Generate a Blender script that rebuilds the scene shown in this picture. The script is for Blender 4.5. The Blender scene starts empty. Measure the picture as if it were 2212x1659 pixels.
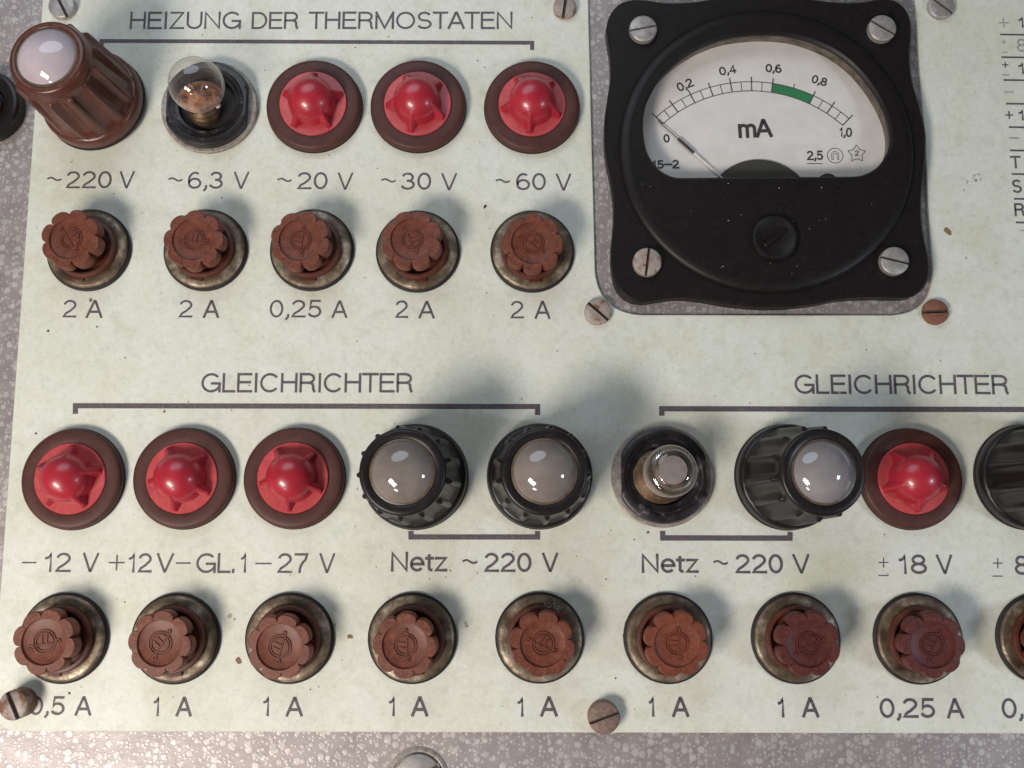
import bpy, math, random
from mathutils import Vector, Matrix, noise
from mathutils.geometry import tessellate_polygon

# ------------------------------------------------------------------ camera
# 1 unit = 1 cm. The control panel lies in the plane z = 0, facing +Z.
SC = bpy.context.scene
COL = SC.collection
F, CU, CV = 2050.0, 1106.0, 829.5            # focal length / centre in photo pixels (2212 wide)
NU, NV = 1110.0, 1130.0                      # foot point of the camera on the panel
dn = Vector((NU - CU, -(NV - CV), -F))
H = dn.length / 100.0
wz = -dn.normalized()
def _ray(u, v): return Vector((u - CU, -(v - CV), -F))
def _cam_pt(u, v, z=0.0):
    r = _ray(u, v)
    return r * ((H - z) / -(r.dot(wz)))
wx = (_cam_pt(2212, 1583) - _cam_pt(80, 1578)).normalized()
wy = wz.cross(wx).normalized()
wx = wy.cross(wz).normalized()
def P(u, v, z=0.0):
    """point of the place seen at photo pixel (u, v) at height z above the panel"""
    c = _cam_pt(u, v, z)
    return Vector((wx.dot(c), wy.dot(c), H + wz.dot(c)))
cam = bpy.data.cameras.new("camera")
cam.sensor_width = 36.0; cam.sensor_fit = 'HORIZONTAL'
cam.lens = 36.0 * F / 2212.0
cam.clip_start = 0.1; cam.clip_end = 500
camo = bpy.data.objects.new("camera", cam); COL.objects.link(camo)
R = Matrix((wx, wy, wz))
camo.matrix_world = Matrix.Translation((0, 0, H)) @ R.to_4x4()
SC.camera = camo
cam.dof.use_dof = True
cam.dof.focus_distance = 20.6
cam.dof.aperture_fstop = 0.45 / 1.0
cam.dof.aperture_fstop = 9.0

# ------------------------------------------------------------------ world and lamps
W = bpy.data.worlds.new("World"); SC.world = W; W.use_nodes = True
nt = W.node_tree; bg = nt.nodes['Background']
tc = nt.nodes.new('ShaderNodeTexCoord'); nz = nt.nodes.new('ShaderNodeTexNoise')
nz.inputs['Scale'].default_value = 1.6; nz.inputs['Detail'].default_value = 3
cr = nt.nodes.new('ShaderNodeValToRGB')
cr.color_ramp.elements[0].position = .35; cr.color_ramp.elements[0].color = (.13, .125, .14, 1)
cr.color_ramp.elements[1].position = .68; cr.color_ramp.elements[1].color = (.55, .50, .47, 1)
nt.links.new(tc.outputs['Generated'], nz.inputs['Vector'])
nt.links.new(nz.outputs['Fac'], cr.inputs['Fac']); nt.links.new(cr.outputs['Color'], bg.inputs['Color'])
bg.inputs['Strength'].default_value = 0.36

def lamp(name, loc, target, sx, sy, power, col):
    l = bpy.data.lights.new(name, 'AREA'); l.shape = 'RECTANGLE'; l.size = sx; l.size_y = sy
    l.energy = power; l.color = col
    o = bpy.data.objects.new(name, l); COL.objects.link(o)
    o.location = loc
    o.rotation_euler = (Vector(target) - Vector(loc)).to_track_quat('-Z', 'Y').to_euler()
    return o
lamp("ceiling_lamp", (-24, -20, 31), (-1, 2, 0), 17, 8, 18000, (1.0, .93, .84))
lamp("second_ceiling_lamp", (-16, -31, 22), (0, 0, 0), 7, 3, 1500, (.88, .91, 1.0))
lamp("window_light", (28, -5, 18), (6, 2, 0), 4, 4, 2100, (.70, .84, 1.0))
lamp("upper_window", (-9, 27, 24), (2, 1, 0), 30, 20, 4000, (.74, .88, 1.0)).data.shape = 'ELLIPSE'
SC.view_settings.view_transform = 'Standard'; SC.view_settings.look = 'None'
SC.view_settings.exposure = 0.0; SC.view_settings.gamma = 1.0
SC.cycles.max_bounces = 10; SC.cycles.transparent_max_bounces = 16

# ------------------------------------------------------------------ materials
def srgb(r, g, b):
    return tuple(((c/255)/12.92 if c/255 <= .04045 else ((c/255+.055)/1.055)**2.4) for c in (r, g, b)) + (1,)
class Mat:
    def __init__(s, name):
        s.m = bpy.data.materials.new(name); s.m.use_nodes = True
        s.t = s.m.node_tree; s.b = s.t.nodes['Principled BSDF']
        s.co = s.t.nodes.new('ShaderNodeTexCoord').outputs['Object']
        s.geo = None
    def n(s, k, **kw):
        x = s.t.nodes.new(k)
        for a, v in kw.items(): setattr(x, a, v)
        return x
    def l(s, a, b): s.t.links.new(a, b)
    def setv(s, **kw):
        for k, v in kw.items(): s.b.inputs[k.replace('_', ' ')].default_value = v
    def noise(s, scale, detail=4, rough=.55, vec=None):
        x = s.n('ShaderNodeTexNoise'); x.inputs['Scale'].default_value = scale
        x.inputs['Detail'].default_value = detail; x.inputs['Roughness'].default_value = rough
        s.l(vec or s.co, x.inputs['Vector']); return x.outputs['Fac']
    def ramp(s, fac, stops):
        x = s.n('ShaderNodeValToRGB'); e = x.color_ramp.elements
        while len(e) < len(stops): e.new(.5)
        for i, (p, c) in enumerate(stops):
            e[i].position = p; e[i].color = c if len(c) == 4 else tuple(c) + (1,)
        s.l(fac, x.inputs['Fac']); return x.outputs['Color']
    def mix(s, fac, a, b, mode='MIX'):
        x = s.n('ShaderNodeMix', data_type='RGBA', blend_type=mode)
        if isinstance(fac, (int, float)): x.inputs[0].default_value = fac
        else: s.l(fac, x.inputs[0])
        for i, v in ((6, a), (7, b)):
            if isinstance(v, tuple): x.inputs[i].default_value = v if len(v) == 4 else v + (1,)
            else: s.l(v, x.inputs[i])
        return x.outputs[2]
    def math(s, op, a, b=None, clamp=False):
        x = s.n('ShaderNodeMath', operation=op, use_clamp=clamp)
        for i, v in ((0, a), (1, b)):
            if v is None: continue
            if isinstance(v, (int, float)): x.inputs[i].default_value = v
            else: s.l(v, x.inputs[i])
        return x.outputs[0]
    def bump(s, h, strength=.2, dist=.02, prev=None):
        x = s.n('ShaderNodeBump'); x.inputs['Strength'].default_value = strength
        x.inputs['Distance'].default_value = dist; s.l(h, x.inputs['Height'])
        if prev is not None: s.l(prev, x.inputs['Normal'])
        s.l(x.outputs['Normal'], s.b.inputs['Normal']); return x.outputs['Normal']
    def color(s, c): s.l(c, s.b.inputs['Base Color'])
    def rough(s, lo, hi, fac):
        x = s.n('ShaderNodeMapRange'); s.l(fac, x.inputs['Value'])
        x.inputs['To Min'].default_value = lo; x.inputs['To Max'].default_value = hi
        s.l(x.outputs['Result'], s.b.inputs['Roughness'])
def world_offset(M):
    """texture coordinates that differ from one copy to the next"""
    oi = M.n('ShaderNodeObjectInfo'); ad = M.n('ShaderNodeVectorMath', operation='MULTIPLY_ADD')
    cb = M.n('ShaderNodeCombineXYZ')
    for i in range(3): M.l(oi.outputs['Random'], cb.inputs[i])
    M.l(cb.outputs[0], ad.inputs[0]); ad.inputs[1].default_value = (37, 53, 71); M.l(M.co, ad.inputs[2])
    M.co = ad.outputs[0]; return oi.outputs['Random']

def mat_plate():
    M = Mat('pale green enamel')
    big = M.noise(.22, 5, .6)
    c = M.ramp(big, [(.30, (.65, .655, .59)), (.42, (.65, .645, .555)), (.50, (.70, .70, .635)), (.60, (.69, .695, .64)), (.72, (.59, .585, .425))])
    fog = M.noise(1.4, 6, .65)
    c = M.mix(M.math('MULTIPLY', M.ramp(fog, [(.46, (0, 0, 0)), (.70, (1, 1, 1))]), .50), c, (.585, .56, .37))
    mot = M.noise(9, 6, .7)
    c = M.mix(.34, c, M.ramp(mot, [(.32, (.46, .46, .39)), (.45, (.62, .62, .53)), (.55, (.66, .66, .58)), (.68, (.80, .79, .72))]))
    sp = M.noise(13, 5, .6)
    c = M.mix(M.ramp(sp, [(.60, (0, 0, 0)), (.72, (.42, .42, .42))]), c, (.34, .34, .28))
    sm_ = M.ramp(M.noise(3.1, 6, .7), [(.52, (0, 0, 0)), (.66, (.30, .30, .30))])
    c = M.mix(sm_, c, (.44, .44, .37))
    v = M.n('ShaderNodeTexVoronoi'); v.inputs['Scale'].default_value = 2.1; M.l(M.co, v.inputs['Vector'])
    s2 = M.n('ShaderNodeSeparateColor'); M.l(v.outputs['Color'], s2.inputs[0])
    rad = M.math('MULTIPLY', M.math('GREATER_THAN', s2.outputs[0], .78), .05)
    dot = M.math('LESS_THAN', M.math('ADD', v.outputs['Distance'], M.math('MULTIPLY', M.noise(30, 2), .04)), M.math('ADD', rad, .015))
    c = M.mix(M.math('MULTIPLY', dot, .6), c, (.13, .09, .06))
    # fine scratches running in two directions
    for ang, sc, amt in ((.35, 1.3, .30), (1.25, 1.0, .22)):
        mp = M.n('ShaderNodeMapping'); mp.inputs['Rotation'].default_value = (0, 0, ang); mp.inputs['Scale'].default_value = (sc*.55, sc*34, 1)
        M.l(M.co, mp.inputs['Vector'])
        wv = M.noise(1.0, 2, .4, vec=mp.outputs[0])
        c = M.mix(M.math('MULTIPLY', M.ramp(wv, [(.735, (0, 0, 0)), (.77, (1, 1, 1))]), amt), c, (.40, .39, .33))
    M.color(c); M.rough(.36, .58, fog); M.setv(Specular_IOR_Level=.40)
    n1 = M.bump(M.noise(26, 5, .6), .10, .012)
    M.bump(M.noise(5, 3, .5), .10, .03, n1)
    return M.m
def mat_hammer():
    M = Mat('hammered grey lacquer')
    warp = M.n('ShaderNodeTexNoise'); warp.inputs['Scale'].default_value = 7; M.l(M.co, warp.inputs['Vector'])
    ad = M.n('ShaderNodeVectorMath', operation='MULTIPLY_ADD'); M.l(warp.outputs['Color'], ad.inputs[0])
    ad.inputs[1].default_value = (.045, .045, 0); M.l(M.co, ad.inputs[2])
    def blobs(scale, lo, hi):
        v = M.n('ShaderNodeTexVoronoi'); v.inputs['Scale'].default_value = scale; M.l(ad.outputs[0], v.inputs['Vector'])
        v.voronoi_dimensions = '2D'
        s2 = M.n('ShaderNodeSeparateColor'); M.l(v.outputs['Color'], s2.inputs[0])
        r = M.n('ShaderNodeMapRange'); M.l(s2.outputs[0], r.inputs['Value'])
        r.inputs['To Min'].default_value = lo; r.inputs['To Max'].default_value = hi
        d = M.math('SUBTRACT', r.outputs[0], v.outputs['Distance'])
        return M.math('POWER', M.math('MULTIPLY', d, 5.5, clamp=True), .8), s2.outputs[1]
    b1, r1 = blobs(5.8, .05, .52); b2, r2 = blobs(11.5, -.05, .46)
    h = M.math('MAXIMUM', M.math('MULTIPLY', b1, M.math('ADD', M.math('MULTIPLY', r1, .6), .4)), M.math('MULTIPLY', b2, .75))
    base = M.ramp(M.noise(2.2, 5, .6), [(.3, (.265, .228, .226)), (.7, (.365, .318, .312))])
    c = M.mix(M.math('MULTIPLY', h, .62), base, (.64, .59, .57))
    M.color(c); M.setv(Metallic=.3); M.rough(.36, .55, M.noise(8))
    fine = M.noise(40, 3)
    M.bump(M.math('ADD', h, M.math('MULTIPLY', fine, .4)), .16, .03)
    return M.m
def mat_simple(name, stops, scale, rlo, rhi, metal=0, bump=.08, coat=0, spec=.5, dust=None, dustamt=.4, edge=None, edgeamt=.5):
    M = Mat(name); world_offset(M)
    f = M.noise(scale, 6, .62)
    c = M.ramp(f, stops)
    f2 = M.noise(scale * 3.7, 4, .6)
    if dust:
        c = M.mix(M.math('MULTIPLY', M.ramp(f2, [(.45, (0, 0, 0)), (.75, (1, 1, 1))]), dustamt), c, dust)
    if edge:
        pt = M.n('ShaderNodeNewGeometry').outputs['Pointiness']
        e_ = M.ramp(M.math('ADD', pt, M.math('MULTIPLY', M.math('SUBTRACT', f2, .5), .10)), [(.545, (0, 0, 0)), (.60, (1, 1, 1))])
        c = M.mix(M.math('MULTIPLY', e_, edgeamt), c, edge)
    M.color(c); M.rough(rlo, rhi, f2); M.setv(Metallic=metal, Coat_Weight=coat, Specular_IOR_Level=spec, Coat_Roughness=.12)
    if bump: M.bump(M.noise(scale * 6, 4, .6), bump, .015)
    return M.m
PLATE = mat_plate(); HAMMER = mat_hammer()
INK = mat_simple('grey violet engraving ink', [(.3, (.060, .045, .062)), (.66, (.105, .082, .098)), (.72, (.30, .29, .27))], 9, .5, .7, bump=.3, dust=(.30, .28, .26), dustamt=.35)
INKFADE = mat_simple('worn engraving ink', [(.3, (.22, .21, .22)), (.7, (.42, .42, .38))], 14, .5, .7, bump=.1)
BROWN = mat_simple('brown bakelite', edge=(.26, .11, .08), edgeamt=.35, stops=[(.3, (.070, .019, .013)), (.7, (.105, .031, .020))], scale=3, rlo=.22, rhi=.40, bump=.05, dust=(.22, .10, .07), dustamt=.25)
RIM = mat_simple('dull dark brown bakelite', [(.3, (.060, .018, .014)), (.7, (.080, .026, .020))], 3, .45, .62, bump=.06, spec=.35, dust=(.15, .07, .06), dustamt=.15)
COLLAR = mat_simple('dark red brown collar', [(.3, (.060, .014, .009)), (.7, (.115, .031, .017))], 4, .34, .55, bump=.08, dust=(.16, .09, .065), dustamt=.3, spec=.35)
CAPMAT = mat_simple('dusty red brown bakelite', [(.3, (.092, .024, .013)), (.55, (.140, .038, .021)), (.75, (.200, .060, .036))], 6, .34, .56, bump=.18, dust=(.33, .13, .09), dustamt=.25, spec=.3, edge=(.42, .19, .14), edgeamt=.16)
CAPDARK = mat_simple('deep red brown bakelite', [(.3, (.060, .012, .010)), (.7, (.095, .020, .016))], 4, .36, .55, bump=.2, dust=(.22, .07, .055), dustamt=.25, spec=.35, edge=(.30, .09, .07), edgeamt=.16)  # darker red brown variant for the right-hand caps of the lower row
BLACK = mat_simple('black bakelite', [(.3, (.008, .006, .007)), (.7, (.017, .013, .013))], 4, .25, .45, bump=.08, dust=(.035, .030, .027), dustamt=.2, spec=.33)
METERB = mat_simple('satin black moulding', [(.3, (.007, .005, .005)), (.7, (.011, .008, .008))], 4, .38, .52, bump=.04, dust=(.030, .025, .022), dustamt=.2, spec=.25)
GASKET = mat_simple('black rubber', [(.3, (.008, .007, .007)), (.7, (.016, .013, .013))], 6, .6, .8, bump=.05)
RING = mat_simple("tarnished nickel", [(.34, (.075, .050, .033)), (.50, (.17, .125, .085)), (.60, (.33, .265, .195)), (.72, (.60, .53, .45))], 2.2, .28, .66, metal=.5, bump=.45, dust=(.11, .07, .045), dustamt=.65)
SCREWM = mat_simple('dull zinc', [(.3, (.27, .25, .235)), (.55, (.40, .375, .36)), (.75, (.50, .47, .45))], 7, .35, .6, metal=.45, bump=.35, dust=(.30, .22, .17), dustamt=.25)
SCREWR = mat_simple('rust stained zinc', [(.36, (.19, .085, .048)), (.44, (.32, .27, .24)), (.75, (.46, .42, .39))], 4.5, .45, .75, metal=.25, bump=.4, dust=(.36, .14, .06), dustamt=.5)
SCREWV = mat_simple('heavily rust stained zinc', [(.42, (.15, .065, .038)), (.54, (.27, .225, .20)), (.75, (.40, .36, .335))], 3.5, .45, .75, metal=.25, bump=.4, dust=(.26, .11, .06), dustamt=.5)
RUST = mat_simple('rusted steel', [(.3, (.15, .050, .028)), (.7, (.26, .105, .060))], 6, .6, .85, metal=.1, bump=.4, dust=(.30, .20, .16), dustamt=.35)
BROWNSTEEL = mat_simple('browned steel', [(.3, (.12, .065, .045)), (.7, (.24, .160, .130))], 6, .5, .75, metal=.2, bump=.4, dust=(.34, .29, .26), dustamt=.45)
SLOT = mat_simple('slot shade and dark spots', [(.3, (.055, .038, .030)), (.7, (.11, .080, .065))], 6, .7, .9)  # slot shade painted into the colour; also used for small enamel spots
BRASS = mat_simple('old brass', [(.3, (.07, .038, .020)), (.7, (.26, .145, .070))], 5, .3, .5, metal=.85, bump=.2, dust=(.10, .06, .04), dustamt=.4)
BRASSD = mat_simple('darkened brass', [(.3, (.050, .030, .017)), (.6, (.15, .090, .048)), (.75, (.34, .24, .15))], 7, .35, .6, metal=.6, bump=.3, dust=(.05, .035, .025), dustamt=.5)
SOLDER = mat_simple('solder', [(.3, (.55, .50, .50)), (.7, (.75, .72, .72))], 8, .3, .5, metal=.5, bump=.2)
STEM = mat_simple('grey pink glass stem', [(.3, (.24, .195, .185)), (.7, (.36, .30, .285))], 4, .25, .4)
COPPER = mat_simple('copper coloured reflector', [(.38, (.10, .035, .018)), (.5, (.34, .12, .05)), (.7, (.55, .26, .13))], 5, .25, .45, metal=.3)
RUSTSPOT = mat_simple('rust brown spot', [(.3, (.17, .09, .04)), (.7, (.30, .19, .10))], 12, .7, .9)
PALE = mat_simple('scratched pale alloy rim', [(.3, (.22, .19, .165)), (.6, (.42, .36, .32))], 5, .45, .7, metal=.2, bump=.25, dust=(.06, .045, .04), dustamt=.55)
CUP = mat_simple('scuffed black moulding', [(.42, (.008, .006, .007)), (.60, (.022, .018, .021)), (.72, (.20, .17, .18))], 3.2, .25, .5, bump=.15)

def mat_dome(name, a, b, rlo=.08):
    M = Mat(name); world_offset(M)
    c = M.ramp(M.noise(1.6, 5, .6), [(.3, a), (.7, b)]); M.color(c)
    M.setv(Roughness=rlo, Coat_Weight=.6, Coat_Roughness=.03, Subsurface_Weight=.25, Subsurface_Scale=.25)
    M.b.inputs['Subsurface Radius'].default_value = (1, .8, .8)
    M.bump(M.noise(14, 4), .10, .01); return M.m
MILK = mat_dome('milky white lens', (.46, .385, .42), (.55, .47, .51))
SMOKE = mat_dome('greyish smoked lens', (.17, .14, .125), (.26, .22, .20))
SMOKEB = mat_dome('blue grey smoked lens', (.20, .18, .185), (.29, .265, .27))
LENSRIM = mat_simple('amber lens edge', [(.3, (.05, .035, .022)), (.7, (.13, .085, .05))], 6, .3, .5)
def mat_red():
    M = Mat('red lamp plastic'); world_offset(M)
    c = M.ramp(M.noise(3, 5), [(.3, (.34, .013, .028)), (.7, (.43, .022, .040))])
    c = M.mix(M.math('MULTIPLY', M.ramp(M.noise(9, 5, .65), [(.50, (0, 0, 0)), (.80, (1, 1, 1))]), .15), c, (.5, .10, .10))
    M.color(c); M.rough(.26, .40, M.noise(7))
    M.setv(Subsurface_Weight=.12, Subsurface_Scale=.10, Coat_Weight=.25, Coat_Roughness=.10)
    M.b.inputs['Subsurface Radius'].default_value = (1, .15, .12)
    M.bump(M.noise(24, 3), .05, .01); return M.m
RED = mat_red()
REDDUST = mat_simple('dust filmed red plastic', [(.3, (.42, .042, .052)), (.7, (.52, .070, .076))], 4, .3, .45, bump=.05, dust=(.60, .18, .16), dustamt=.25)
def mat_glass(name, tint=(1, 1, 1), amt=1.0, ior=1.5):
    m = bpy.data.materials.new(name); m.use_nodes = True; t = m.node_tree
    for x in list(t.nodes):
        if x.type != 'OUTPUT_MATERIAL': t.nodes.remove(x)
    out = [x for x in t.nodes if x.type == 'OUTPUT_MATERIAL'][0]
    tr = t.nodes.new('ShaderNodeBsdfTransparent'); tr.inputs[0].default_value = tint + (1,)
    gl = t.nodes.new('ShaderNodeBsdfGlossy'); gl.inputs['Roughness'].default_value = .03
    fc = t.nodes.new('ShaderNodeLayerWeight'); fc.inputs['Blend'].default_value = .5
    p5 = t.nodes.new('ShaderNodeMath'); p5.operation = 'POWER'; p5.inputs[1].default_value = 4.0
    lw = t.nodes.new('ShaderNodeMath'); lw.operation = 'MULTIPLY_ADD'; lw.inputs[1].default_value = .92
    lw.inputs[2].default_value = 2*((ior-1)/(ior+1))**2
    t.links.new(fc.outputs['Facing'], p5.inputs[0]); t.links.new(p5.outputs[0], lw.inputs[0])
    mu = t.nodes.new('ShaderNodeMath'); mu.operation = 'MULTIPLY'; mu.inputs[1].default_value = amt; mu.use_clamp = True
    mx = t.nodes.new('ShaderNodeMixShader')
    t.links.new(lw.outputs[0], mu.inputs[0]); t.links.new(mu.outputs[0], mx.inputs[0])
    t.links.new(tr.outputs[0], mx.inputs[1]); t.links.new(gl.outputs[0], mx.inputs[2])
    t.links.new(mx.outputs[0], out.inputs[0]); return m
PANE = mat_glass('meter glass', (.98, .98, .97), .9)
BULBG = mat_glass('bulb glass', (.97, .96, .95), 1.0, 1.5)
def film(m, amt, col):
    """pale rim of thick glass edges, painted as a diffuse film, denser where one looks along the glass"""
    t = m.node_tree; out = [x for x in t.nodes if x.type == 'OUTPUT_MATERIAL'][0]; prev = out.inputs[0].links[0].from_socket
    lw = t.nodes.new('ShaderNodeLayerWeight'); lw.inputs['Blend'].default_value = .5
    pw = t.nodes.new('ShaderNodeMath'); pw.operation = 'POWER'; pw.inputs[1].default_value = 2.2
    ad = t.nodes.new('ShaderNodeMath'); ad.operation = 'MULTIPLY_ADD'; ad.inputs[1].default_value = amt; ad.inputs[2].default_value = .015
    df = t.nodes.new('ShaderNodeBsdfDiffuse'); df.inputs[0].default_value = col + (1,)
    mx = t.nodes.new('ShaderNodeMixShader')
    t.links.new(lw.outputs['Facing'], pw.inputs[0]); t.links.new(pw.outputs[0], ad.inputs[0]); t.links.new(ad.outputs[0], mx.inputs[0])
    t.links.new(prev, mx.inputs[1]); t.links.new(df.outputs[0], mx.inputs[2]); t.links.new(mx.outputs[0], out.inputs[0])
film(BULBG, .55, (.62, .58, .54))
def flat(name, c, r=.6):
    return mat_simple(name, [(.3, tuple(x*.93 for x in c)), (.7, tuple(min(1, x*1.05) for x in c))], 2.5, r-.05, r+.1, bump=.02)
flat_grime = flat('grey brown grime', (.20, .18, .14)); flat_smudge = flat('grey smudge', (.43, .44, .41)); flat_brown = flat('faint brown stain', (.40, .36, .25))
DIAL = flat('cream dial card', (.80, .745, .72)); DIALINK = flat('dial ink', (.045, .04, .042))
DGREEN = flat('green dial band', (.035, .22, .085)); OLIVE = flat('olive magnet cover', (.048, .044, .034))
DIALFINE = flat('dial ink thin', (.07, .06, .06)); NEEDLEW = flat('white needle', (.85, .82, .76)); WALL = mat_simple('window wall', [(.3, (.035, .025, .018)), (.7, (.20, .155, .115))], 4, .3, .5)

# ------------------------------------------------------------------ mesh helpers
class MB:
    def __init__(s): s.v = []; s.f = []
    def add(s, verts, faces):
        k = len(s.v); s.v += [tuple(p) for p in verts]; s.f += [tuple(i + k for i in f) for f in faces]; return s
    def build(s, name, mat, parent=None, angle=35, loc=None):
        me = bpy.data.meshes.new(name); me.from_pydata(s.v, [], s.f); me.update()
        me.materials.append(mat)
        me.polygons.foreach_set('use_smooth', [True] * len(me.polygons))
        me.set_sharp_from_angle(angle=math.radians(angle))
        o = bpy.data.objects.new(name, me); COL.objects.link(o)
        if parent: o.parent = parent
        if loc is not None: o.location = loc
        return o
def lathe(mb, prof, n=64, c=(0, 0), rf=None, cap0=False, cap1=True):
    """prof: list of (r, z); rf(theta, r, z) -> radius"""
    vs = []; fs = []
    for (r, z) in prof:
        for i in range(n):
            a = 2 * math.pi * i / n; rr = rf(a, r, z) if rf else r
            vs.append((c[0] + rr * math.cos(a), c[1] + rr * math.sin(a), z))
    for j in range(len(prof) - 1):
        for i in range(n):
            k = (i + 1) % n
            fs.append((j*n + i, j*n + k, (j+1)*n + k, (j+1)*n + i))
    if cap1: fs.append(tuple((len(prof)-1)*n + i for i in range(n)))
    if cap0: fs.append(tuple(n - 1 - i for i in range(n)))
    return mb.add(vs, fs)
def disc_dome(mb, r, z0, h, n=64, rings=14, c=(0, 0)):
    """spherical cap of aperture radius r and height h"""
    Rr = (r*r + h*h) / (2*h); vs = []; fs = []
    for j in range(rings):
        q = r * (1 - j / rings) ; z = z0 + math.sqrt(max(0, Rr*Rr - q*q)) - (Rr - h)
        for i in range(n):
            a = 2*math.pi*i/n; vs.append((c[0] + q*math.cos(a), c[1] + q*math.sin(a), z))
    vs.append((c[0], c[1], z0 + h)); t = len(vs) - 1
    for j in range(rings - 1):
        for i in range(n):
            k = (i+1) % n; fs.append((j*n+i, j*n+k, (j+1)*n+k, (j+1)*n+i))
    for i in range(n): fs.append(((rings-1)*n+i, (rings-1)*n+(i+1) % n, t))
    return mb.add(vs, fs)
def inset(loop, d):
    n = len(loop); out = []
    for i in range(n):
        a = Vector(loop[i-1][:2]); b = Vector(loop[i][:2]); c = Vector(loop[(i+1) % n][:2])
        t1 = (b-a).normalized(); t2 = (c-b).normalized()
        n1 = Vector((-t1.y, t1.x)); n2 = Vector((-t2.y, t2.x)); m = (n1+n2)
        if m.length < 1e-6: m = n1
        m.normalize(); k = max(.35, m.dot(n1)); out.append((b.x + m.x*d/k, b.y + m.y*d/k))
    return out
def area2(loop): return sum(loop[i-1][0]*loop[i][1] - loop[i][0]*loop[i-1][1] for i in range(len(loop)))
def ccw(loop):
    loop = [(p[0], p[1]) for p in loop]
    return loop if area2(loop) > 0 else loop[::-1]
def extrude(mb, outer, z0, z1, cham=.02, holes=(), hz=None, hcham=0):
    """solid plate: outer CCW loop, walls with chamfer, top tessellated round the holes"""
    o = ccw(outer); n = len(o); i1 = inset(o, cham)
    vs = [(x, y, z0) for x, y in o] + [(x, y, z1 - cham) for x, y in o] + [(x, y, z1) for x, y in i1]
    fs = []
    for L in range(2):
        for i in range(n):
            k = (i+1) % n; fs.append((L*n+i, L*n+k, (L+1)*n+k, (L+1)*n+i))
    mb.add(vs, fs)
    loops = [[Vector((x, y, z1)) for x, y in i1]]
    for h in holes:
        h = ccw(h); w = inset(h, -hcham) if hcham else h
        loops.append([Vector((x, y, z1)) for x, y in w])
        m = len(h); zb = hz if hz is not None else z0
        vs = [(x, y, z1) for x, y in w] + [(x, y, z1 - hcham) for x, y in h] + [(x, y, zb) for x, y in h]
        fs = []
        for L in range(2):
            for i in range(m):
                k = (i+1) % m; fs.append((L*m+k, L*m+i, (L+1)*m+i, (L+1)*m+k)[::-1])
        mb.add(vs, fs)
    tris = tessellate_polygon(loops); flatv = [p for l in loops for p in l]
    good = []
    for t in tris:
        a, b, c = (flatv[i] for i in t)
        good.append(t if (b-a).cross(c-a).z > 0 else t[::-1])
    return mb.add([tuple(p) for p in flatv], good)
def circle(c, r, n=64, a0=0): return [(c[0] + r*math.cos(a0 + 2*math.pi*i/n), c[1] + r*math.sin(a0 + 2*math.pi*i/n)) for i in range(n)]
def ribbon(mb, pts, w, z, closed=False):
    """flat stroke of width w along pts at height z"""
    pts = [Vector(p[:2]) for p in pts]; q = [pts[0]]
    for p in pts[1:]:
        if (p - q[-1]).length > 1e-5: q.append(p)
    pts = q
    if closed and (pts[0]-pts[-1]).length < 1e-5: pts.pop()
    n = len(pts); L = []; Rr = []
    for i in range(n):
        a = pts[i-1] if (i > 0 or closed) else None; c = pts[(i+1) % n] if (i < n-1 or closed) else None; b = pts[i]
        t1 = (b-a).normalized() if a is not None else (c-b).normalized()
        t2 = (c-b).normalized() if c is not None else t1
        n1 = Vector((-t1.y, t1.x)); m = n1 + Vector((-t2.y, t2.x))
        if m.length < 1e-6: m = n1
        m.normalize(); k = max(.60, m.dot(n1))
        L.append(b + m*(w/2/k)); Rr.append(b - m*(w/2/k))
    vs = [(p.x, p.y, z) for p in L] + [(p.x, p.y, z) for p in Rr]; fs = []
    for i in range(n if closed else n-1):
        k = (i+1) % n; fs.append((n+i, n+k, k, i))
    return mb.add(vs, fs)
def tube(mb, pts, r, seg=8, closed=False):
    pts = [Vector(p) for p in pts]; n = len(pts); vs = []; fs = []
    for i in range(n):
        a = pts[i-1] if (i > 0 or closed) else pts[i]; c = pts[(i+1) % n] if (i < n-1 or closed) else pts[i]
        t = (c-a).normalized(); up = Vector((0, 0, 1)) if abs(t.z) < .9 else Vector((1, 0, 0))
        s = t.cross(up).normalized(); u = s.cross(t)
        for j in range(seg):
            an = 2*math.pi*j/seg; p = pts[i] + s*(r*math.cos(an)) + u*(r*math.sin(an)); vs.append(tuple(p))
    for i in range(n if closed else n-1):
        k = (i+1) % n
        for j in range(seg):
            l = (j+1) % seg; fs.append((i*seg+j, i*seg+l, k*seg+l, k*seg+j))
    if not closed: fs.append(tuple(range(seg))[::-1]); fs.append(tuple((n-1)*seg + j for j in range(seg)))
    return mb.add(vs, fs)
def spline(pts, sub=8):
    n = len(pts); out = []
    for i in range(n):
        p0, p1, p2, p3 = (Vector(pts[(i+k-1) % n]) for k in range(4))
        for s in range(sub):
            t = s/sub
            out.append(tuple(.5*((2*p1) + (p2-p0)*t + (2*p0-5*p1+4*p2-p3)*t*t + (3*p1-p0-3*p2+p3)*t**3)))
    return out
def thing(name, label, cat, loc=(0, 0, 0), group=None, rz=0):
    o = bpy.data.objects.new(name, None); COL.objects.link(o); o.location = loc; o.rotation_euler = (0, 0, rz)
    o.empty_display_size = .3
    tag(o, label, cat, group); return o
def tag(o, label, cat, group=None):
    o['label'] = label; o['category'] = cat
    if group: o['group'] = group
def copy_tree(o, parent=None):
    c = o.copy(); COL.objects.link(c)
    if parent is not None: c.parent = parent
    for ch in list(o.children): copy_tree(ch, c)
    return c
def kids(o, name): return [c for c in o.children if c.name.split('.')[0] == name]
def remat(o, m): o.material_slots[0].link = 'OBJECT'; o.material_slots[0].material = m
def sm(a, b, x):
    t = min(1, max(0, (x-a)/(b-a))); return t*t*(3-2*t)

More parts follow.
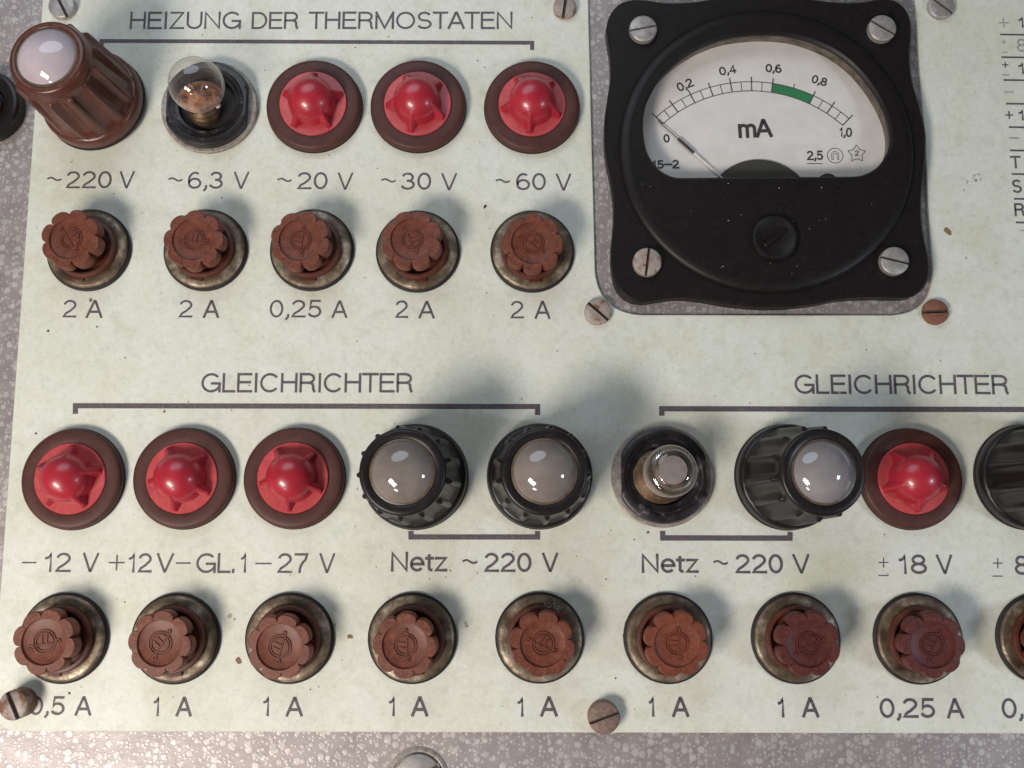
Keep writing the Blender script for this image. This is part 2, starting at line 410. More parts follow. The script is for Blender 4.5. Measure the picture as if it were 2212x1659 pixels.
# ------------------------------------------------------------------ setting: the hammered housing
HZ = -.07
g = 34; hb = MB()
vs = [(-30 + 60*i/g, -22 + 60*j/g, HZ) for j in range(g+1) for i in range(g+1)]
fs = [(j*(g+1)+i, j*(g+1)+i+1, (j+1)*(g+1)+i+1, (j+1)*(g+1)+i) for j in range(g) for i in range(g)]
hb.add(vs, fs)
vs = [(-30, -22, HZ-1.5), (30, -22, HZ-1.5), (30, 38, HZ-1.5), (-30, 38, HZ-1.5), (-30, -22, HZ), (30, -22, HZ), (30, 38, HZ), (-30, 38, HZ)]
hb.add(vs, [(0, 3, 2, 1), (0, 1, 5, 4), (1, 2, 6, 5), (2, 3, 7, 6), (3, 0, 4, 7)])
housing = hb.build('instrument_housing', HAMMER); housing['kind'] = 'structure'
housing['label'] = 'grey pink hammered metal housing behind the pale panel'

# ------------------------------------------------------------------ the front panel plate
def corner(a, b, c, r, n=10):
    """rounded corner at b between a and c"""
    a, b, c = Vector(a), Vector(b), Vector(c); d1 = (a-b).normalized(); d2 = (c-b).normalized()
    p0 = b + d1*r; p1 = b + d2*r; out = []
    for i in range(n+1):
        t = i/n; out.append(tuple((1-t)**2*p0 + 2*t*(1-t)*(b*.90 + (p0+p1)*.05) + t*t*p1))
    return out
p2 = lambda u, v, z=0: tuple(P(u, v, z)[:2])
tl = Vector(p2(92, 0)); bl_ = Vector(p2(2, 1254)); dl = (bl_-tl).normalized()
L_top = tuple(tl - dl*9); yb = P(1106, 1582)[1]
L_bot = bl_ + dl*((yb - bl_.y)/dl.y); L_bot = (L_bot.x, yb)
c_lt = Vector(p2(1271, 0)); c_lb = Vector(p2(1286, 579)); dc = (c_lb-c_lt).normalized()
c_rt = Vector(p2(1978, 0)); c_rb = Vector(p2(2013, 560)); dr = (c_rb-c_rt).normalized()
ycb = P(1650, 680)[1]
CLB = c_lb + dc*((ycb-c_lb.y)/dc.y); CRB = c_rb + dr*((ycb-c_rb.y)/dr.y)
CLT = tuple(c_lt - dc*9); CRT = tuple(c_rt - dr*9); RT = (18, L_top[1]); RB = (18, yb)
outline = [L_top] + corner(L_top, L_bot, RB, .55) + [RB, RT, CRT] + corner(CRT, CRB, CLB, 1.0, 14) + corner(CRB, CLB, CLT, 1.0, 14) + [CLT]
plate = thing('panel_plate', 'pale green enamelled control panel plate with engraved German lettering', 'panel', (0, 0, HZ))
mb = extrude(MB(), outline, 0, -HZ, .018)
mb.build('plate', PLATE, plate)
ZP = -HZ                     # plate-local height of the plate's face

# ------------------------------------------------------------------ lettering
def arc(cx, cy, rx, ry, a0, a1, n=18):
    return [(cx + rx*math.cos(math.radians(a0 + (a1-a0)*i/n)), cy + ry*math.sin(math.radians(a0 + (a1-a0)*i/n))) for i in range(n+1)]
GL = {
 'A': (.74, [[(0, 0), (.345, 1), (.395, 1), (.74, 0)], [(.12, .32), (.62, .32)]]),
 'C': (.76, [arc(.40, .5, .40, .5, 38, 322, 30)]),
 'D': (.70, [[(0, 0), (0, 1)] + arc(.30, .5, .40, .5, 90, -90, 20) + [(0, 0)]]),
 'E': (.58, [[(.58, 1), (0, 1), (0, 0), (.60, 0)], [(0, .53), (.54, .53)]]),
 'G': (.80, [arc(.41, .5, .41, .5, 42, 335, 30), [(.44, .46), (.80, .46), (.80, 0)]]),
 'H': (.66, [[(0, 0), (0, 1)], [(.66, 0), (.66, 1)], [(0, .53), (.66, .53)]]),
 'I': (.0, [[(0, 0), (0, 1)]]),
 'L': (.50, [[(0, 1), (0, 0), (.50, 0)]]),
 'M': (.82, [[(0, 0), (0, 1)], [(0, 1), (.41, 0), (.82, 1)], [(.82, 1), (.82, 0)]]),
 'N': (.68, [[(0, 0), (0, 1), (.68, 0), (.68, 1)]]),
 'O': (.84, [arc(.42, .5, .42, .5, 0, 360, 36)]),
 'R': (.64, [[(0, 0), (0, 1), (.36, 1)] + arc(.36, .75, .25, .25, 90, -90, 12) + [(0, .5)], [(.36, .5)] + arc(.38, .30, .20, .20, 80, 0, 8) + [(.59, .12), (.64, 0)]]),
 'S': (.62, [arc(.31, .75, .28, .25, 25, 250, 16) + [(.40, .49)] + arc(.31, .255, .31, .255, 60, -160, 18)]),
 'T': (.66, [[(0, 1), (.66, 1)], [(.33, 1), (.33, 0)]]),
 'U': (.66, [[(0, 1), (0, .34)] + arc(.33, .34, .33, .34, 180, 360, 18) + [(.66, 1)]]),
 'V': (.68, [[(0, 1), (.32, 0), (.36, 0), (.68, 1)]]),
 'Z': (.62, [[(.02, 1), (.60, 1), (0, 0), (.62, 0)]]),
 '0': (.54, [arc(.27, .5, .27, .5, 0, 360, 32)]),
 '1': (.30, [[(0, .74)] + arc(.02, 1.0, .22, .25, -85, -10, 6) + [(.25, 1), (.25, 0)]]),
 '2': (.55, [arc(.27, .73, .26, .27, 172, -30, 16) + [(.30, .36), (.10, .20), (.0, 0), (.56, 0)]]),
 '3': (.55, [arc(.26, .755, .235, .245, 165, -80, 14) + [(.22, .53)], [(.22, .53)] + arc(.26, .265, .28, .265, 88, -165, 16)]),
 '4': (.56, [[(.42, 0), (.42, 1), (0, .27), (.56, .27)]]),
 '5': (.55, [[(.50, 1), (.11, 1), (.05, .47)] + arc(.26, .315, .28, .315, 128, -158, 18)]),
 '6': (.55, [arc(.29, .5, .29, .5, 55, 180, 14) + arc(.28, .30, .27, .30, 180, 540, 26)]),
 '7': (.52, [[(0, 1), (.52, 1)] + arc(.78, .0, .58, .84, 125, 180, 8)]),
 '8': (.55, [arc(.275, .76, .225, .24, -90, 270, 24), arc(.275, .26, .275, .26, -90, 270, 24)]),
 ',': (.08, [[(.08, .10), (.08, -.02), (.0, -.16)]]),
 '.': (.04, [[(.0, .0), (.0, .09)]]),
 '~': (.90, [[(x/20*.90, .55 + .085*math.sin((x/20)*2*math.pi) ) for x in range(21)]]),
 '-': (.78, [[(0, .49), (.78, .49)]]),
 '+': (.78, [[(0, .49), (.78, .49)], [(.39, .88), (.39, .10)]]),
 'e': (.56, [[(.02, .36), (.56, .36)] + arc(.29, .36, .28, .36, 0, 318, 24)]),
 't': (.28, [[(.12, .94), (.12, .14)] + arc(.24, .13, .12, .12, 180, 275, 6) + [(.28, .01)], [(0, .70), (.28, .70)]]),
 'z': (.46, [[(.01, .70), (.45, .70), (0, 0), (.46, 0)]]),
 'm': (.80, [[(0, 0), (0, .72)], [(0, .5)] + arc(.20, .5, .20, .22, 180, 0, 12) + [(.40, 0)], [(.40, .5)] + arc(.60, .5, .20, .22, 180, 0, 12) + [(.80, 0)]]),
}
SB = {'I': .14, '1': .12, ',': .10, '.': .10, '-': .06, '+': .06, 'A': .04, 'V': .04, 'T': .05, 't': .07, 'L': .08, 'm': .1}
def lay(text):
    x = 0; out = []; first = True
    for ch in text:
        if ch == ' ': x += .36; continue
        w, st = GL[ch]; sb = SB.get(ch, .105)
        if not first: x += sb
        for s in st: out.append([(a + x, b) for a, b in s])
        x += w + sb; last = sb; first = False
    return x - last, out
def write(mb, text, A, B, h, w, z):
    w = w*1.24
    """A, B: world points of the left and right end of the base line (ink edges), h: cap height"""
    A = Vector(A[:2]); B = Vector(B[:2]); W_, st = lay(text)
    d = (B-A); Lw = d.length; ex = d.normalized(); ey = Vector((-ex.y, ex.x))
    half = w/2; sx = (Lw - w)/W_ if W_ > 0 else 1; sy = h - w
    for i, s in enumerate(st):
        closed = len(s) > 8 and (Vector(s[0])-Vector(s[-1])).length < 1e-4
        pts = [A + ex*(half + a*sx) + ey*(half + b*sy) for a, b in s]
        # butt ends: lengthen straight ends to the full cap height
        if not closed and len(pts) > 1:
            for e, q in ((0, 1), (-1, -2)):
                dd = (pts[e]-pts[q])
                if len(s) <= 5 or abs(s[e][1]) < 1e-6 or abs(s[e][1]-1) < 1e-6:
                    if dd.length > 1e-6: pts[e] = pts[e] + dd.normalized()*half
        ribbon(mb, pts, w, z + .0011*(i % 6), closed)
def word(text, xl, xr, yt, yb_, w=.043, dy=0.0, mat=None, lab=None, name='lettering'):
    """ink from xl to xr, cap top yt and base line yb_ in photo pixels (dy: fall over the word)"""
    A = P(xl, yb_); B = P(xr, yb_ + dy); h = (P(xl, yt) - A).length
    mb = MB(); write(mb, text, A, B, h, w, 0)
    o = mb.build(name, mat or INK, plate, loc=(0, 0, ZP + .004))
    return o
for t, xl, xr, yt, yb_, w, dy in [
    ('HEIZUNG', 280, 520, 25.5, 63, .041, 0), ('DER', 543, 644, 26, 63, .041, 0), ('THERMOSTATEN', 666, 1107, 25.5, 63, .041, 0),
    ('GLEICHRICHTER', 434, 891, 806, 848, .043, 0), ('GLEICHRICHTER', 1717, 2179, 809, 851, .045, 1),
    ('~', 99, 133, 370, 407, .032, 0), ('220', 142, 240, 370, 407, .040, 0), ('V', 257, 289, 370, 407, .036, 0),
    ('~', 361, 395, 371, 408, .032, 0), ('6,3', 405, 481, 371, 408, .040, 0), ('V', 504, 537, 371, 408, .036, 0),
    ('~', 597, 631, 372, 409, .032, 0), ('20', 642, 707, 372, 409, .040, 0), ('V', 729, 762, 373, 410, .036, 0),
    ('~', 822, 856, 373, 410, .032, 0), ('30', 866, 931, 373, 410, .040, 0), ('V', 953, 987, 374, 411, .036, 0),
    ('~', 1069, 1103, 374, 411, .032, 0), ('60', 1115, 1179, 374, 411, .040, 0), ('V', 1201, 1234, 375, 412, .036, 0),
    ('2', 135, 164, 648, 686, .038, 0), ('A', 185, 221, 648, 687, .042, 0), ('2', 386, 415, 648, 686, .038, 0), ('A', 438, 473, 648, 687, .045, 0),
    ('0,25', 582, 694, 648, 686, .038, 0), ('A', 716, 750, 649, 687, .040, 0), ('2', 854, 881, 649, 687, .038, 0), ('A', 904, 939, 650, 688, .042, 0),
    ('2', 1103, 1131, 650, 688, .038, 0), ('A', 1155, 1189, 650, 689, .042, 0),
    ('-', 46, 77, 1194, 1236, .026, 0), ('12', 93, 152, 1194, 1236, .042, 0), ('V', 177, 212, 1194, 1236, .040, 0),
    ('+', 234, 268, 1194, 1236, .026, 0), ('12', 274, 327, 1195, 1237, .042, 0), ('V', 337, 374, 1195, 1237, .040, 0),
    ('-', 379, 411, 1195, 1237, .026, 0), ('GL.', 423, 508, 1195, 1238, .042, 0), ('1', 517, 533, 1195, 1237, .042, 0), ('-', 551, 586, 1196, 1238, .026, 0),
    ('27', 599, 665, 1195, 1238, .042, 0), ('V', 689, 723, 1195, 1238, .038, 0),
    ('Netz', 844, 966, 1192, 1235, .050, 0), ('~', 997, 1033, 1194, 1236, .036, 0), ('220', 1046, 1148, 1194, 1236, .048, 0), ('V', 1171, 1206, 1194, 1236, .044, 0),
    ('Netz', 1386, 1509, 1196, 1238, .050, 0), ('~', 1540, 1575, 1196, 1238, .036, 0), ('220', 1589, 1692, 1197, 1239, .048, 0), ('V', 1713, 1750, 1197, 1239, .044, 0),
    ('18', 1940, 2003, 1198, 1240, .046, 0), ('V', 2024, 2059, 1198, 1240, .042, 0), ('80', 2193, 2258, 1200, 1242, .046, 0), ('V', 2278, 2313, 1200, 1242, .042, 0),
    ('0,5', 62, 139, 1504, 1545, .042, 0), ('A', 161, 197, 1504, 1546, .045, 0), ('1', 328, 345, 1505, 1547, .044, 0), ('A', 379, 414, 1505, 1548, .048, 0),
    ('1', 565, 583, 1505, 1547, .044, 0), ('A', 617, 654, 1505, 1548, .048, 0), ('1', 837, 855, 1505, 1547, .046, 0), ('A', 888, 925, 1504, 1548, .052, 0),
    ('1', 1115, 1133, 1506, 1548, .046, 0), ('A', 1167, 1205, 1504, 1548, .052, 0), ('1', 1399, 1416, 1505, 1548, .048, 0), ('A', 1452, 1489, 1505, 1549, .052, 0),
    ('1', 1678, 1697, 1507, 1550, .048, 0), ('A', 1733, 1770, 1506, 1550, .052, 0), ('0,25', 1901, 2021, 1508, 1551, .048, 0), ('A', 2046, 2083, 1508, 1552, .050, 0),
    ('0,25', 2165, 2285, 1508, 1552, .048, 0), ('A', 2310, 2347, 1508, 1552, .050, 0)]:
    word(t, xl, xr, yt, yb_, w, dy)
# plus over minus signs
for (u, v) in ((1908.5, 1215), (2155, 1216.5)):
    mb = MB()
    ribbon(mb, [P(u-10.5, v), P(u+10.5, v)], .024, 0); ribbon(mb, [P(u, v-11), P(u, v+11)], .024, .0012)
    ribbon(mb, [P(u-11, v+28), P(u+11, v+28)], .024, 0)
    mb.build('lettering', INK, plate, loc=(0, 0, ZP + .004))
# bracket lines
def bracket(pts, w, name='bracket_line'):
    mb = MB(); ribbon(mb, [P(*p) for p in pts], w, 0); return mb.build(name, INK, plate, loc=(0, 0, ZP + .004))
bracket([(220, 99), (219.5, 88.5), (1149.5, 92.5), (1149.5, 108)], .094)
bracket([(163, 894), (163, 876.5), (1161.3, 878.2), (1161.3, 896.5)], .114)
bracket([(887.7, 1147), (887.9, 1160), (1161.3, 1160), (1161.3, 1147)], .112)
bracket([(1429.5, 898), (1429.5, 883), (2400, 885)], .118)
bracket([(1431.5, 1147), (1431.7, 1162), (1706.5, 1162.5), (1706.5, 1149)], .115)
# narrow table of terminal marks at the right border
def mark(text, xl, xr, yt, yb_, w=.04, m=None): word(text, xl, xr, yt, yb_, w, mat=m)
mark('+', 2157, 2180, 37, 61, .024, INKFADE); mark('18', 2199, 2240, 37, 60, .034)
mark('+', 2163, 2174, 85, 97, .02, INKFADE); mark('-', 2164, 2177, 106, 120, .02, INKFADE); mark('8', 2197, 2219, 84, 112, .034, INKFADE)
mark('+', 2165, 2179, 132, 148, .022); mark('-', 2166, 2180, 154, 170, .02, INKFADE); mark('18', 2199, 2242, 136, 160, .036)
mark('-', 2170, 2190, 186, 211, .022, INKFADE)
mark('+', 2172, 2189, 238, 259, .026); mark('12', 2199, 2240, 238, 260, .036)
mark('-', 2180, 2203, 285, 311, .028, INKFADE)
mark('T', 2183, 2206, 337, 364, .036); mark('S', 2187, 2208, 388, 417, .038); mark('R', 2192, 2214, 439, 467, .038); mark('-', 2203, 2216, 488, 508, .02, INKFADE)
for x0, y in ((2160, 74.6), (2163, 123.6), (2168, 173), (2173, 224), (2179, 274.7), (2181.5, 325), (2185, 376), (2190, 429.5), (2194, 480.5)):
    bracket([(x0, y), (2330, y+2)], .042, 'table_line')
# small rust brown and grey spots baked into the enamel
random.seed(4)
def spot(u, v, r, m=RUSTSPOT, el=1.0, name='rust_spot', ang=0):
    c = P(u, v); n = 12; pts = []
    for i in range(n):
        a = 2*math.pi*i/n; q = r*(.7 + .5*random.random())
        x, y = q*math.cos(a)*el, q*math.sin(a)
        pts.append((c.x + x*math.cos(ang) - y*math.sin(ang), c.y + x*math.sin(ang) + y*math.cos(ang), ZP + .003))
    MB().add(pts, [tuple(range(n))]).build(name, m, plate)
for s in [(2046, 499, .075, 1.5, 2.2), (516, 1427, .07, 1, 0), (196, 648, .045, 1, 0), (104, 715, .03, 1, 0), (1048, 446, .035, 1.7, 1.1), (355, 889, .03, 1, 0),
          (757, 1375, .05, 1.2, .3), (1348, 1373, .045, 1, 0), (479, 427, .022, 1, 0), (150, 1497, .028, 1, 0), (210, 706, .025, 1, 0), (78, 936, .025, 1, 0), (1330, 1465, .02, 1, 0), (1400, 1150, .028, 1, 0)]:
    spot(s[0], s[1], s[2], RUSTSPOT if s[2] > .04 else SLOT, s[3], ang=s[4])

random.seed(21)
mb = MB()
def speck(u, v, rad):
    c = P(u, v); n = 7; a0 = random.random()*6
    mb.add([(c.x + rad*(.6+.6*random.random())*math.cos(a0+i*2*math.pi/n), c.y + rad*(.6+.6*random.random())*math.sin(a0+i*2*math.pi/n), 0) for i in range(n)], [tuple(range(n))])
for i in range(230):
    u, v = random.uniform(40, 2200), random.uniform(10, 1560)
    if 1255 < u < 2030 and v < 700: continue
    speck(u, v, random.choice((.008, .010, .012, .016, .022)))
mb.build('dirt_specks', flat_grime, plate, loc=(0, 0, ZP + .0025))['kind'] = 'stuff'
mb = MB()
for i in range(16): speck(random.gauss(2106, 13), random.gauss(388, 12), random.uniform(.015, .05))
mb.build('smudge', flat_smudge, plate, loc=(0, 0, ZP + .0025))
mb = MB()
for (cu_, cv_) in ((722, 1350), (719, 1357), (1352, 1345), (1006, 1345), (1008, 1352), (497, 1330)):
    speck(cu_, cv_, random.uniform(.03, .07))
mb.build('grime_patch', flat_brown, plate, loc=(0, 0, ZP + .0028))

# ------------------------------------------------------------------ fuse holders
def fuse_proto():
    t = thing('fuse_holder', 'x', 'fuse holder', (0, 0, 0))
    mb = MB(); lathe(mb, [(1.0, 0), (1.0, .06), (.96, .09)], 72, cap1=True); mb.build('gasket', GASKET, t)
    mb = MB(); lathe(mb, [(.945, .05), (.945, .13), (.915, .165), (.89, .175), (.74, .19), (.72, .18), (.72, .06)], 80, cap1=False)
    mb.build('metal_ring', RING, t)
    # collar with two keyway notches in its mouth
    def nf(a, r, z): return r
    mb = MB(); lathe(mb, [(.735, .08), (.735, .29), (.715, .325), (.685, .335), (.645, .335), (.625, .32), (.62, .10)], 80, cap1=True)
    # small index lug on the ring side of the collar
    for s in (-1,):
        pts = [(.12*s*0 + x, s*y) for x, y in ((-.14, .70), (.14, .70), (.14, .80), (-.14, .80))]
        extrude(mb, pts, .15, .235, .012)
    mb.build('collar', COLLAR, t)
    # scalloped cap
    cap_ = MB(); n = 192
    def petal(a):
        k = (a*8/(2*math.pi)) % 1.0; x = (k-.5)*2          # -1..1 between two notches
        return .548 + .155*math.sqrt(max(0, 1-abs(x)**2.3))
    def rf(a, r, z): return r * petal(a) if r > 0.001 else 0
    prof = [(.80, .50), (.97, .51), (1.0, .53), (1.0, .775), (.985, .80), (.965, .81)]
    lathe(cap_, prof, n, rf=rf, cap0=False, cap1=False)
    # top: from the petal rim to the recessed dish
    vs = []; fs = []
    rings = [(None, .81), (.498, .812), (.492, .806), (.486, .768), (.478, .764), (0.2, .766)]
    for (r, z) in rings:
        for i in range(n):
            a = 2*math.pi*i/n; q = .965*petal(a) if r is None else r
            vs.append((q*math.cos(a), q*math.sin(a), z))
    vs.append((0, 0, .766))
    for j in range(len(rings)-1):
        for i in range(n):
            k = (i+1) % n; fs.append((j*n+i, j*n+k, (j+1)*n+k, (j+1)*n+i))
    for i in range(n): fs.append(((len(rings)-1)*n+i, (len(rings)-1)*n+(i+1) % n, len(vs)-1))
    cap_.add(vs, fs)
    lathe(cap_, [(.50, .10), (.50, .50), (.49, .51)], 48, cap1=False)        # threaded neck
    c = cap_.build('cap', CAPMAT, t, 40)
    em = MB(); z = .774; R1, R2 = .25, .195
    for r in (R1, R2): tube(em, [(r*math.cos(a/24*2*math.pi)*.98, r*math.sin(a/24*2*math.pi), z) for a in range(24)], .018, 6, True)
    off = -.045
    tube(em, [(-.345, off-.02, z), (.33, off+.015, z)], .018, 6)
    for (x, y) in ((.30, off+.045), (-.30, off-.05)):
        tube(em, [(x + .045*math.cos(a/10*2*math.pi), y + .035*math.sin(a/10*2*math.pi), z) for a in range(10)], .020, 6, True)
    for x in (-.055, .05): tube(em, [(x, off, z), (x+.012, off+.185, z)], .017, 6)
    em.build('emblem', CAPMAT, c)
    return t
def slim(root, k):
    for c in root.children_recursive:
        if c.type == 'MESH':
            for v in c.data.vertices: v.co.x *= k; v.co.y *= k
fuse0 = fuse_proto(); slim(fuse0, .945)
GF = 'fuse holders with scalloped caps'
fuses = [  # ring u,v ; cap u,v ; petal offset ; emblem angle ; dark? ; label
 (189, 538, 152, 515, 8, -60, 0, 'leftmost scalloped brown fuse cap of the upper row, below the engraving ~220 V'),
 (442, 538, 418, 517, 21, -10, 0, 'scalloped brown fuse cap in tarnished ring straight below the engraving ~6,3 V'),
 (672.5, 538, 649, 518, 6, 80, 0, 'brown fuse cap above the 0,25 A engraving of the upper row, below ~20 V'),
 (902, 541, 890, 517, 0, -70, 0, 'brown fuse cap below the engraving ~30 V, its ring worn bright silver at the bottom'),
 (1150, 541, 1151, 524, 22, -40, 0, 'brown fuse cap below the engraving ~60 V, beside the black meter'),
 (135, 1379, 95, 1387, 10, 5, 0, 'scalloped brown fuse cap directly above the 0,5 A engraving at the lower left'),
 (377, 1380, 345, 1390, 17, 53, 0, 'dusty pinkish brown fuse cap under the engraving +12V, second of the lower row'),
 (624, 1379, 603, 1397, 6, 70, 0, 'dusty brown fuse cap under the engraving 27 V, rust spot on its left'),
 (890, 1379, 875, 1394, 20, 88, 0, 'brown fuse cap below the first word Netz, left of the cobwebbed cap'),
 (1166, 1378, 1172, 1391, 10, -30, 0, 'chipped brown fuse cap under the first Netz ~220 V, left of the lower middle screw'),
 (1444, 1379, 1462, 1391, 6, 85, 1, 'orange brown fuse cap under the second word Netz, right of the lower middle screw'),
 (1721, 1379, 1747, 1391, 3, 20, 2, 'dark wine brown fuse cap under the second Netz ~220 V marking'),
 (1986, 1380, 2016, 1393, 21, 60, 2, 'dark wine brown fuse cap above the lower 0,25 A engraving under 18 V'),
 (2252, 1380, 2290, 1394, 9, 30, 2, 'fuse holder cut off by the right edge of the photo in the lower row')]
CAPORANGE = mat_simple('orange brown bakelite', [(.3, (.130, .032, .017)), (.7, (.200, .054, .028))], 4, .38, .55, bump=.2, dust=(.30, .12, .09), dustamt=.3, spec=.35)
for i, (ru, rv, cu, cv, po, ea, dark, lab) in enumerate(fuses):
    o = fuse0 if i == 0 else copy_tree(fuse0)
    o.location = P(ru, rv, .12); o.location.z = 0; tag(o, lab, 'fuse holder', GF)
    o.rotation_euler.z = random.uniform(-.25, .25)
    c = kids(o, 'cap')[0]; want = P(cu, cv, .81) - o.location; off = Vector((want.x, want.y))
    sc_ = 1.0
    # the screwed-in cap sits a little askew: tilt takes up most of its offset
    tl_ = off.length; tilt = min(tl_*.55, .12)
    ax = Vector((-off.y, off.x, 0)).normalized() if tl_ > 1e-4 else Vector((1, 0, 0))
    rest = off - (off.normalized()*(tilt*.6) if tl_ > 1e-4 else off)
    if rest.length > .10: rest = rest.normalized()*.10
    c.rotation_mode = 'QUATERNION'
    from mathutils import Quaternion
    qz = Quaternion((0, 0, 1), math.radians(po) - o.rotation_euler.z); qo = Quaternion((0, 0, 1), -o.rotation_euler.z)
    ax2 = qo @ ax; c.rotation_quaternion = Quaternion(ax2, tilt) @ qz
    r3 = qo @ Vector((rest.x, rest.y, 0)); c.location = r3
    e = kids(c, 'emblem')[0]; e.rotation_euler.z = math.radians(ea - po)
    m = (CAPMAT, CAPORANGE, CAPDARK)[dark]
    for q in (c, e): remat(q, m)

# ------------------------------------------------------------------ red indicator lamps
def red_proto():
    t = thing('indicator_lamp', 'x', 'indicator lamp')
    mb = MB(); lathe(mb, [(1.125, 0), (1.135, .03), (1.12, .06)], 80); mb.build('gasket', GASKET, t)
    mb = MB(); lathe(mb, [(1.115, .05), (1.12, .13), (1.10, .19), (1.06, .225), (1.0, .235), (.82, .245), (.795, .235), (.79, .12)], 96, cap1=True)
    mb.build('bezel', RIM, t)
    mb = MB(); lathe(mb, [(.79, .20), (.785, .262), (.77, .277), (.30, .277)], 96, cap1=True); mb.build('lens_flange', REDDUST, t)
    n, m = 200, 60; vs = []; fs = []; zb = .275; Rd = .555; zr = .09
    def hz(r, a):
        z = zb
        if r < Rd: z = zb + zr*sm(Rd, Rd-.03, r) + math.sqrt(max(0, Rd*Rd - r*r))*.98 if r < Rd else zb
        k = round(a/(2*math.pi/5)); d = a - k*(2*math.pi/5)
        tt = r*math.cos(d); la = abs(r*math.sin(d)); wd = .155 - .085*sm(.42, .73, tt); rib = 0
        if tt > .2 and la < wd and tt < .735:
            top = (.40 - .27*sm(.42, .76, tt))*math.sqrt(max(0, 1 - (max(0, tt-.64)/.095)**2))
            rib = zb + top*max(0, 1-(la/wd)**2)**.7
        q = .07; h_ = max(0, q-abs(z-rib))/q
        return max(z, rib) + (h_*h_*q*.25 if min(z, rib) > zb+.001 else 0)
    rs = [.76*(j/m) for j in range(m+1)]
    for r in rs[1:]:
        for i in range(n):
            a = 2*math.pi*i/n; vs.append((r*math.cos(a), r*math.sin(a), hz(r, a)))
    vs.append((0, 0, hz(0, 0))); c = len(vs)-1
    for j in range(m-1):
        for i in range(n):
            k = (i+1) % n; f = ((j+1)*n+i, (j+1)*n+k, j*n+k, j*n+i)
            if any(vs[q][2] > zb+.003 for q in f): fs.append(f[::-1] if False else f)
    for i in range(n): fs.append((i, (i+1) % n, c))
    MB().add(vs, fs).build('red_lens', RED, t, 60)
    return t
red0 = red_proto(); slim(red0, .975)
reds = [(679, 229.5, 17, 'red domed lamp above the engraving ~20 V, right of the bare round bulb'),
        (903.5, 229.5, 42, 'red domed lamp above the engraving ~30 V, between two other red lamps'),
        (1149, 231, 48, 'red domed lamp above the engraving ~60 V, nearest the left side of the meter'),
        (158, 1034.5, 15, 'red domed lamp above the engraving 12 V with minus sign, leftmost of the lower lamps'),
        (398, 1033, 45, 'red domed lamp above the engraving +12V, middle of the three lower left red lamps'),
        (636, 1032.5, 49, 'red domed lamp above the engraving 27 V, left of the two grey lens knobs'),
        (1967, 1034, 56, 'red domed lamp above the engraving 18 V, touched by the leaning black knob')]
for i, (u, v, a, lab) in enumerate(reds):
    o = red0 if i == 0 else copy_tree(red0)
    o.location = P(u, v, .10); o.location.z = 0; tag(o, lab, 'indicator lamp', 'red indicator lamps in brown bezels')
    kids(o, 'red_lens')[0].rotation_euler.z = math.radians(a)

# ------------------------------------------------------------------ fluted knobs with lens
def knob_proto(name, nr, body, lens, dome_r, top_r):
    t = thing(name, 'x', 'lamp cap')
    mb = MB(); lathe(mb, [(1.15, 0), (1.175, .03), (1.16, .08)], 80); mb.build('gasket', GASKET, t)
    n = nr*22; zt = 2.10
    mb = MB(); prof = [(1.145, .07), (1.155, .14), (1.15, .30), (1.125, .37), (1.09, .40)]
    K = 44
    for j in range(K+1):
        z = .41 + (1.90-.41)*j/K; prof.append((1.06 - .185*(j/K), z))
    prof += [(.872, 1.93), (top_r+.02, 2.02), (top_r+.01, 2.07), (top_r-.02, zt), (top_r-.05, zt+.01), (dome_r+.03, zt+.01), (dome_r+.012, zt-.005), (dome_r+.01, 1.9)]
    def rf(a, r, z):
        if z < .405 or z > 1.925: return r
        k = (a*nr/(2*math.pi)) % 1.0; x = abs(k-.5)*2     # 0 on the ridge, 1 in the flute
        t = min(1, max(0, (z-.41)/1.49))
        floor = r - .05*sm(.41, .56, z)*(1-sm(1.72, 1.90, z))*sm(.15, .7, x)
        top = 1.075 - .095*t
        ridge = math.sqrt(max(0, 1-(x/.34)**2)) if x < .34 else 0
        ridge = ridge**1.5
        ridge *= 1-sm(1.74, 1.86, z)
        return floor + max(0, top-floor)*ridge
    lathe(mb, prof, n, rf=rf, cap1=True); mb.build('knob_body', body, t, 50)
    mb = MB(); lathe(mb, [(dome_r+.008, 1.95), (dome_r+.008, zt+.0), (dome_r-.03, zt+.015)], 72, cap1=True); mb.build('lens_edge', LENSRIM, t)
    mb = MB(); disc_dome(mb, dome_r-.012, zt-.02, .33, 80, 22); mb.build('lens', lens, t)
    return t
kb = knob_proto('fluted_lamp_cap', 13, BROWN, MILK, .665, .81)
def place_knob(o, bu, bv, tu, tv, lab, grp=None, rz=0, zt=2.15):
    b = P(bu, bv, .12); b.z = 0; o.location = b
    want = P(tu, tv, zt) - b; off = Vector((want.x, want.y, 0))
    tilt = min(off.length/zt, .075)
    ax = Vector((-off.y, off.x, 0)).normalized() if off.length > 1e-4 else Vector((1, 0, 0))
    from mathutils import Quaternion
    o.rotation_mode = 'QUATERNION'; o.rotation_quaternion = Quaternion(ax, tilt) @ Quaternion((0, 0, 1), rz)
    tag(o, lab, 'lamp cap', grp)
    return off.length
print('knob offsets', place_knob(kb, 204, 218, 96, 120, 'tall brown fluted lamp cap with milky white lens at the upper left', rz=.1))
kk = knob_proto('fluted_lamp_cap', 13, BLACK, SMOKE, .655, .86); slim(kk, .98)
KG = 'black fluted lamp caps with grey lens'
print(place_knob(kk, 897, 1029, 868, 1019, 'black fluted lamp cap with grey lens, directly right of the three lower red lamps', KG, .05))
